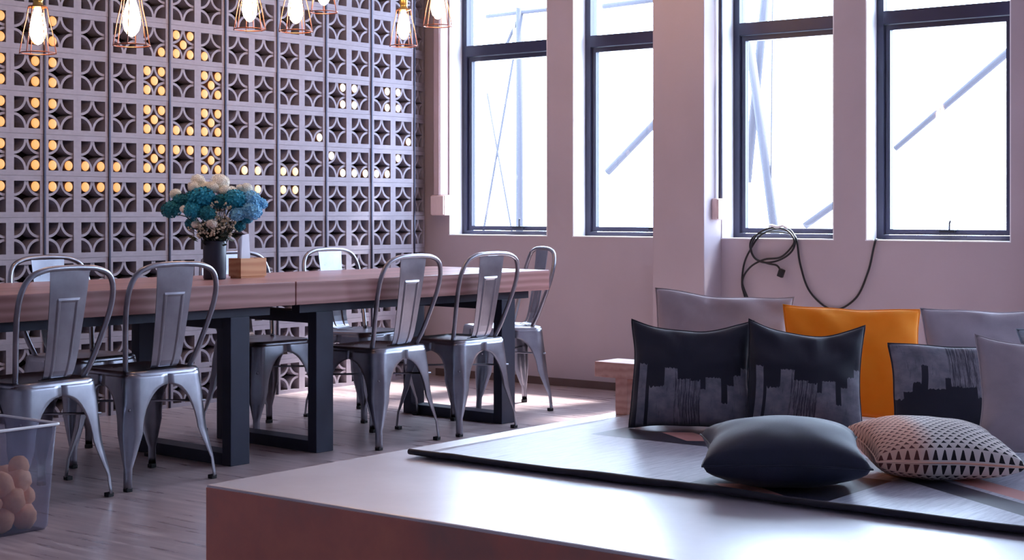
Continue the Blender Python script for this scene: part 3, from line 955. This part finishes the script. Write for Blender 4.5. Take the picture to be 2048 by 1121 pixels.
def sprig(zx, zy, label, seed):
    rr = random.Random(seed)
    off = (zx - 552) * ZP
    z = 1.055 - ((zy / 4.3125 + 340) - 420) * 6.86 / 3150
    e = empty('dried_sprig', (-3.01 + off * 0.1, -1.35 - off * 0.1, TZ + 0.15))
    tag(e, label, 'flower', 'dried sprigs and greenery in the vase')
    tip = Vector((-3.01, -1.35, z)) + RV * off - FV * 0.06 - e.location
    bm = bmesh.new()
    tube(bm, catmull([(0, 0, -0.05), tip * 0.6, tip], 4), 0.002, 5)
    ends = []
    for k in range(16):
        st = tip * rr.uniform(0.35, 0.95)
        en = st + Vector((rr.uniform(-.035, .035), rr.uniform(-.035, .035), rr.uniform(0.0, .045)))
        tube(bm, [st, en], 0.0009, 4)
        ends.append(en)
    mesh_obj('stem', bm, M['stem'], e)
    bm = bmesh.new()
    for en in ends:
        for k in range(3):
            m_ = bmesh.ops.create_icosphere(bm, subdivisions=1, radius=rr.uniform(0.003, 0.0065))
            bmesh.ops.translate(bm, verts=m_['verts'], vec=en + Vector((rr.uniform(-.008, .008), rr.uniform(-.008, .008), rr.uniform(-.008, .008))))
    mesh_obj('florets', bm, M['dry'], e)['kind'] = 'stuff'
    bm = bmesh.new()
    for k in range(22):
        c = tip * rr.uniform(0.1, 0.8) + Vector((rr.uniform(-.03, .03), rr.uniform(-.03, .03), rr.uniform(-.02, .02)))
        d = Vector((rr.uniform(-1, 1), rr.uniform(-1, 1), rr.uniform(-.1, 1))).normalized()
        sd = d.orthogonal().normalized() * 0.008
        L = rr.uniform(0.025, 0.05)
        bm.faces.new([bm.verts.new(c), bm.verts.new(c + d * L * 0.5 + sd), bm.verts.new(c + d * L), bm.verts.new(c + d * L * 0.5 - sd)])
    mesh_obj('leaves', bm, M['leaf'], e)['kind'] = 'stuff'
for k, (zx, zy, wh) in enumerate([(640, 340, 'upright in the centre'), (660, 430, 'leaning right of centre'), (590, 520, 'short, right above the rim'), (720, 520, 'low on the right'), (470, 470, 'low on the left'), (540, 430, 'dark and leafy in the middle'), (430, 540, 'drooping left over the rim')]):
    sprig(zx, zy, 'dried sprig with tiny cream florets, %s of the bouquet' % wh, 40 + k)

nb = tag(empty('napkin_box', (-2.81, -1.34, TZ), (0, 0, math.radians(-2))), 'small open wooden box on the table beside the vase', 'box')
BX, BY, BH = 0.074, 0.042, 0.088
box_obj('side_panel', (-BX, BX, -BY, -BY + 0.008, 0.008, BH), M['box'], nb, 0.0015)
box_obj('side_panel', (-BX, BX, BY - 0.008, BY, 0.008, BH), M['box'], nb, 0.0015)
box_obj('end_panel', (-BX, -BX + 0.008, -BY + 0.008, BY - 0.008, 0.008, BH), M['box'], nb, 0.001)
box_obj('end_panel', (BX - 0.008, BX, -BY + 0.008, BY - 0.008, 0.008, BH), M['box'], nb, 0.001)
box_obj('base_panel', (-BX + 0.006, BX - 0.006, -BY + 0.006, BY - 0.006, 0.0, 0.01), M['box'], nb)
nk = tag(empty('paper_napkin', (-2.834, -1.342, TZ + 0.012), (0, 0, math.radians(16))), 'white folded paper napkins standing up behind the vase in the wooden box', 'napkin')
bm = bmesh.new()
for k in range(4):
    y_ = -0.010 + k * 0.006
    w0, w1, hh = 0.030, 0.036 - k * 0.001, 0.185 - 0.006 * k
    prof = [(-w0, 0.0), (w0, 0.0), (w1 + 0.001, 0.085), (0.026, hh), (-0.028, hh - 0.006), (-w1, 0.085)]
    A = [bm.verts.new((x_, y_, z_)) for x_, z_ in prof]
    B = [bm.verts.new((x_, y_ + 0.0045, z_ - 0.002 if z_ else 0)) for x_, z_ in prof]
    bm.faces.new(A); bm.faces.new(B[::-1])
    for i in range(len(A)):
        j = (i + 1) % len(A)
        bm.faces.new((A[i], B[i], B[j], A[j]))
mesh_obj('folded_sheet', bm, M['napkin'], nk)

# ------------------------------------------------------------------ clear tub with peach lumps
tb = tag(empty('plastic_tub', (-4.60, -2.045, 0)), 'clear plastic tub with rolled rim on the floor at the left edge', 'tub')
bm = bmesh.new()
def sq(h, z, rc=0.018):
    out = []
    for q, (cx, cy) in enumerate([(1, 1), (-1, 1), (-1, -1), (1, -1)]):
        for k in range(5):
            a = q * PI / 2 + PI / 2 * k / 4
            out.append(bm.verts.new((cx * (h - rc) + rc * math.cos(a), cy * (h - rc) + rc * math.sin(a), z)))
    return out
R = [sq(0.140, 0.0), sq(0.146, 0.012), sq(0.166, 0.345)]
for A, B in zip(R, R[1:]):
    for k in range(20):
        bm.faces.new((A[k], A[(k + 1) % 20], B[(k + 1) % 20], B[k]))
bm.faces.new(R[0][::-1])
o = mesh_obj('tub_body', bm, M['plastic'], tb, True)
md = o.modifiers.new('thickness', 'SOLIDIFY'); md.thickness = 0.003; md.offset = -1
rim = []
for q, (cx, cy) in enumerate([(1, 1), (-1, 1), (-1, -1), (1, -1)]):
    for k in range(5):
        a = q * PI / 2 + PI / 2 * k / 4
        rim.append((cx * 0.152 + 0.018 * math.cos(a), cy * 0.152 + 0.018 * math.sin(a), 0.347))
tube_obj('rim', rim, 0.005, M['white_tie'], tb, 8, True)
def lump_mesh(seed):
    bm = bmesh.new()
    bmesh.ops.create_icosphere(bm, subdivisions=3, radius=1.0)
    for v_ in bm.verts:
        q = v_.co.copy()
        v_.co *= 1 + 0.16 * noise.noise(q * 1.7 + Vector((seed * 3.1, 0, 0))) - 0.10 * abs(noise.noise(q * 3 + Vector((0, seed, 0))))
    o = mesh_obj('peach_ball', bm, M['peach'], None, True)
    me = o.data
    bpy.data.objects.remove(o)
    return me
LM = [lump_mesh(k) for k in range(4)]
LR = random.Random(21)
layers = [(0.045, [(-.09, -.09), (-.005, -.092), (.088, -.09), (.09, -.005), (.09, .085), (0, .08), (-.09, .085), (-.09, 0), (0, 0)]),
          (0.105, [(-.055, -.095), (.03, -.098), (.098, -.06), (.098, .03), (.05, .09), (-.04, .05), (.02, -.01)]),
          (0.160, [(-.09, -.09), (.0, -.09), (.07, -.075), (.085, .01), (.0, .0)]), (0.205, [(.088, -.06)])]
LW = ['bottom layer', 'second layer', 'third layer', 'topmost of the heap']
SPOT = lambda x_, y_: ('front' if y_ < -0.04 else 'back' if y_ > 0.04 else 'middle') + (' left' if x_ < -0.03 else ' right' if x_ > 0.03 else ' centre')
k = 0
seen = {}
for (z, pts), lw in zip(layers, LW):
    for x_, y_ in pts:
        e = link_obj('peach_ball', LM[k % 4], None, (-4.60 + x_ + LR.uniform(-.004, .004), -2.045 + y_ + LR.uniform(-.004, .004), z), (LR.uniform(0, 6), LR.uniform(0, 6), LR.uniform(0, 6)))
        s = 0.044 if z < 0.2 else 0.036
        e.scale = (s, s, s)
        lab = 'crumpled peach ball in the clear tub, %s, %s' % (lw, SPOT(x_, y_))
        seen[lab] = seen.get(lab, 0) + 1
        if seen[lab] > 1:
            lab += ', towards the corner'
        tag(e, lab, 'ball', 'peach balls in the clear tub')
        k += 1

# ------------------------------------------------------------------ platform, bench, mat
PX0, PX1, PY0, PY1, PZ = -4.642, -1.75, -8.6, -3.185, 0.28
pf = tag(empty('seating_platform', (0, 0, 0)), 'low polished concrete seating platform with rust-brown front', 'platform')
box_obj('deck', (PX0, PX1, PY0, PY1, 0.03, PZ), M['deck'], pf, bevel=0.006)
box_obj('front_face', (PX0 - 0.004, PX0, PY0 + 0.01, PY1 - 0.004, 0.0, PZ - 0.008), M['front'], pf)
tag(box_obj('low_ledge', (-1.95, PX1, PY0, -3.46, PZ, PZ + 0.22), M['deck'], None, bevel=0.006), 'low concrete ledge behind the row of cushions', 'ledge')
bn = tag(empty('low_bench', (-2.63, -3.38, PZ)), 'low wooden bench on the platform, its end showing left of the dark cushion', 'bench')
box_obj('bench_top', (-0.08, 0.075, -0.22, 0.22, 0.142, 0.200), M['bench'], bn, 0.004)
box_obj('leg', (-0.05, 0.05, 0.09, 0.145, 0, 0.142), M['bench'], bn, 0.003)
box_obj('leg', (-0.05, 0.05, -0.20, -0.145, 0, 0.142), M['bench'], bn, 0.003)

mt = tag(empty('floor_mat', (-3.3, -4.9, PZ)), 'dark woven mat with pink shapes laid on the concrete platform', 'mat')
bm = bmesh.new()
nx, ny = 50, 130
xs0, xs1, ys0, ys1 = -0.62, 0.66, -2.4, 1.595
top, bot = [], []
def matz(x_, y_):
    front = max(0.0, 1 - (x_ - xs0) / 0.10)
    return 0.005 + front ** 2 * (0.010 + 0.010 * max(0, noise.noise(Vector((y_ * 2.1, 3.3, 0)))) + 0.006 * max(0, noise.noise(Vector((y_ * 6, 1.3, 0)))))
for i in range(nx + 1):
    ra, rb_ = [], []
    for j in range(ny + 1):
        x_ = xs0 + (xs1 - xs0) * (i / nx) ** 1.6
        y_ = ys0 + (ys1 - ys0) * j / ny
        z_ = matz(x_, y_)
        wob = 0.006 * noise.noise(Vector((y_ * 3, 0, 7)))
        ra.append(bm.verts.new((x_ + wob, y_, z_ + 0.002)))
        rb_.append(bm.verts.new((x_ + wob, y_, max(0.0008, z_ - 0.003))))
    top.append(ra); bot.append(rb_)
for i in range(nx):
    for j in range(ny):
        bm.faces.new((top[i][j], top[i + 1][j], top[i + 1][j + 1], top[i][j + 1]))
        bm.faces.new((bot[i][j], bot[i][j + 1], bot[i + 1][j + 1], bot[i + 1][j]))
for i in range(nx):
    bm.faces.new((top[i][0], bot[i][0], bot[i + 1][0], top[i + 1][0]))
    bm.faces.new((top[i][ny], top[i + 1][ny], bot[i + 1][ny], bot[i][ny]))
for j in range(ny):
    bm.faces.new((top[0][j], top[0][j + 1], bot[0][j + 1], bot[0][j]))
    bm.faces.new((top[nx][j], bot[nx][j], bot[nx][j + 1], top[nx][j + 1]))
mesh_obj('mat_weave', bm, M['mat'], mt, True)
edgep = []
for j in range(0, ny + 1):
    y_ = ys0 + (ys1 - ys0) * j / ny
    z_ = matz(xs0, y_)
    edgep.append((xs0 + 0.006 * noise.noise(Vector((y_ * 3, 0, 7))), y_, 0.010 + z_ * 0.4 + 0.007 * max(0.0, noise.noise(Vector((y_ * 4.3, 5.5, 2)))))) 
bm = bmesh.new()
tube(bm, edgep, [0.0095 + 0.008 * max(0, noise.noise(Vector((p[1] * 3.1, 9, 0)))) for p in edgep], 8)
mesh_obj('bound_edge', bm, M['mat_edge'], mt, True)

# ------------------------------------------------------------------ cushions
def cushion(name, w, h, th, loc, rot, mat, label, group, seed, lying=False, pinch=0.09, ears=1.0, seam=None, sag=0.25, topdip=0.0, wr=1.0):
    c = tag(empty(name, loc, rot), label, 'cushion', group)
    bm = bmesh.new()
    N = 30
    uv = bm.loops.layers.uv.new('UVMap')
    def outline(u, v):
        x = w / 2 * u * (1 - pinch * (1 - v * v))
        z = h / 2 * v * (1 - pinch * (1 - u * u))
        if v > 0:
            z -= topdip * h * (1 - u * u) * v
        # corners lean a little out of true
        x += 0.012 * noise.noise(Vector((u * 1.3, v * 1.3, seed * 7.7)))
        z += 0.012 * noise.noise(Vector((u * 1.3, v * 1.3, seed * 7.7 + 50)))
        return x, z
    def thick(u, v, side):
        q = max(0.0, (1 - u * u)) * max(0.0, (1 - v * v))
        t_ = th / 2 * q ** (0.36 if lying else 0.42) * (1 - (0 if lying else sag) * v * 0.6)
        # folds running in from the corners and the top seam
        a = math.atan2(v, u)
        rim_ = max(abs(u), abs(v))
        fold = noise.noise(Vector((math.cos(a) * 3.2 + seed, math.sin(a) * 3.2, side * 5 + rim_)))
        t_ += wr * 0.010 * fold * min(1, q * 6) * rim_ ** 2
        t_ += wr * 0.006 * noise.noise(Vector((u * 2.2 + seed, v * 2.2, side * 9))) * min(1, q * 5)
        return max(0.0, t_)
    grids = {}
    for side in (-1, 1):
        g = []
        for i in range(N + 1):
            row = []
            for j in range(N + 1):
                u = math.sin((-1 + 2 * i / N) * PI / 2 * 0.999) * 0.35 + (-1 + 2 * i / N) * 0.65
                v = math.sin((-1 + 2 * j / N) * PI / 2 * 0.999) * 0.35 + (-1 + 2 * j / N) * 0.65
                if side == 1 and (i in (0, N) or j in (0, N)):
                    row.append(grids[-1][i][j])
                    continue
                x, z = outline(u, v)
                row.append((bm.verts.new((x, side * thick(u, v, side), z + (0 if lying else h / 2))), u, v))
            g.append(row)
        grids[side] = g
    for side in (-1, 1):
        g = grids[side]
        for i in range(N):
            for j in range(N):
                q = [g[i][j], g[i + 1][j], g[i + 1][j + 1], g[i][j + 1]]
                if side == 1:
                    q = q[::-1]
                fc = bm.faces.new([k_[0] for k_ in q])
                for lp, k_ in zip(fc.loops, q):
                    lp[uv].uv = ((k_[1] + 1) / 2, (k_[2] + 1) / 2)
    mesh_obj('cover', bm, mat, c, True)
    pts = []
    for k_ in range(4 * N):
        e, f_ = divmod(k_, N)
        s = -1 + 2 * f_ / N
        u, v = [(s, -1), (1, s), (-s, 1), (-1, -s)][e]
        x, z = outline(u, v)
        pts.append((x, 0, z + (0 if lying else h / 2)))
    bm = bmesh.new()
    tube(bm, pts, 0.0028, 6, True)
    mesh_obj('seam', bm, seam or mat, c, True)
    return c
rad = math.radians
G = 'cushions on the seating platform'
def stand(name, w, h, th, x, y, yaw, lean, roll, mat, label, seed, **kw):
    return cushion(name, w, h, th, (x, y, PZ + 0.010 + w / 2 * math.sin(rad(abs(roll))) * 0.9), (rad(-lean), rad(roll), rad(yaw)), mat, label, G, seed, **kw)
stand('cushion', 0.425, 0.380, 0.14, -2.895, -3.70, -60, 8, 1, M['f_print'], 'navy cushion with grey brush print, standing leftmost in front of the bench', 1.3, topdip=0.09, pinch=0.065, wr=1.8)
stand('cushion', 0.405, 0.368, 0.15, -2.725, -4.050, -52, 10, 3, M['f_print'], 'navy cushion with grey brush print, leaning against the yellow cushion', 4.1, topdip=0.09, pinch=0.065, wr=1.8)
stand('cushion', 0.540, 0.440, 0.15, -2.385, -3.515, -55, 10, 3.5, M['f_mauve'], 'plain grey cushion standing in back, left of the yellow one', 2.2, wr=2.6)
stand('cushion', 0.500, 0.418, 0.15, -2.43, -4.09, -52, 13, 2.5, M['f_yellow'], 'bright yellow cushion in the middle of the back row', 6.4, pinch=0.07, wr=2.6)
stand('cushion', 0.520, 0.430, 0.15, -2.235, -4.555, -52, 12, 0, M['f_grey'], 'plain pale grey cushion in back, right of the yellow one', 9.2, wr=2.6)
stand('cushion', 0.420, 0.325, 0.12, -2.66, -4.575, -50, 14, 1, M['f_print_flip'], 'grey cushion with black brush print along its lower edge', 3.7, pinch=0.05)
stand('cushion', 0.430, 0.390, 0.13, -2.40, -4.95, -50, 16, -4, M['f_marble'], 'blue-grey marbled cushion peeking out at the right edge', 5.5)
stand('cushion', 0.470, 0.362, 0.15, -2.895, -4.965, -48, 15, 5, M['f_mauve'], 'large plain grey cushion at the right edge, in front of the marbled one', 8.8, topdip=0.03, wr=2.6)
cushion('cushion', 0.450, 0.40, 0.185, (-3.66, -4.475, PZ + 0.098), (rad(-90 + 4), 0, rad(-58)), M['f_navy'], 'plain dark navy velvet cushion lying flat at the front of the mat', G, 12.4, lying=True, pinch=0.10, wr=0.5)
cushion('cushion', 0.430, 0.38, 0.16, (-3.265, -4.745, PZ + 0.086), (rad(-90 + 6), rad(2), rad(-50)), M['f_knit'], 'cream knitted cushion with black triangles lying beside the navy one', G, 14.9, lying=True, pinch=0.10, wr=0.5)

# ------------------------------------------------------------------ black power cable on the sill
cb = tag(empty('power_cable', (-0.02, -2.45, 0.9)), 'black power cable coiled on the sill and drooping between the two right windows', 'cable')
def cpts(pts):
    return [(x_ + 0.02, y_ + 2.45, z_ - 0.9) for x_, y_, z_ in pts]
def cobj(name, pts, r=0.0055):
    return tube_obj(name, catmull(cpts(pts), 8), r, M['cable'], cb, 8)
cobj('cord', [(-0.014, -2.262, 0.40), (-0.014, -2.272, 0.548), (-0.014, -2.25, 0.643), (-0.015, -2.262, 0.753), (-0.018, -2.303, 0.836), (-0.015, -2.365, 0.915), (0.02, -2.441, 0.950), (0.01, -2.532, 0.945), (-0.018, -2.577, 0.89), (-0.02, -2.556, 0.83), (-0.02, -2.487, 0.785), (-0.02, -2.395, 0.768), (-0.02, -2.328, 0.795), (-0.02, -2.303, 0.863), (-0.015, -2.334, 0.915), (0.03, -2.411, 0.935), (0.03, -2.52, 0.925), (-0.015, -2.583, 0.897), (-0.016, -2.607, 0.761), (-0.016, -2.666, 0.615), (-0.016, -2.798, 0.527), (-0.016, -2.927, 0.59), (-0.016, -2.998, 0.73), (-0.016, -3.031, 0.86), (-0.010, -3.04, 0.90), (0.04, -3.03, 0.899), (0.10, -3.02, 0.899)])
cobj('cord_loop', [(-0.034, -2.33, 0.45), (-0.033, -2.30, 0.56), (-0.032, -2.262, 0.66), (-0.033, -2.31, 0.74), (-0.036, -2.40, 0.785), (-0.036, -2.50, 0.80), (-0.034, -2.568, 0.86), (-0.03, -2.575, 0.90), (-0.015, -2.52, 0.945), (-0.01, -2.42, 0.955), (-0.025, -2.35, 0.92), (-0.036, -2.318, 0.85), (-0.036, -2.345, 0.79), (-0.036, -2.42, 0.765), (-0.036, -2.475, 0.755), (-0.036, -2.50, 0.728)])
bm = bmesh.new()
box(bm, -0.012, 0.012, -0.016, 0.016, -0.045, 0.0, 0.005)
o = mesh_obj('plug', bm, M['cable'], cb)
o.location = (-0.016, -2.51 + 2.45, 0.735 - 0.9)
o.rotation_euler = (rad(20), 0, 0)
tube_obj('tie', cpts(catmull([(0.02, -2.40, 0.965), (-0.01, -2.43, 0.97), (-0.02, -2.47, 0.962), (-0.012, -2.50, 0.968), (-0.02, -2.53, 0.958)], 5)), 0.008, M['white_tie'], cb, 6)
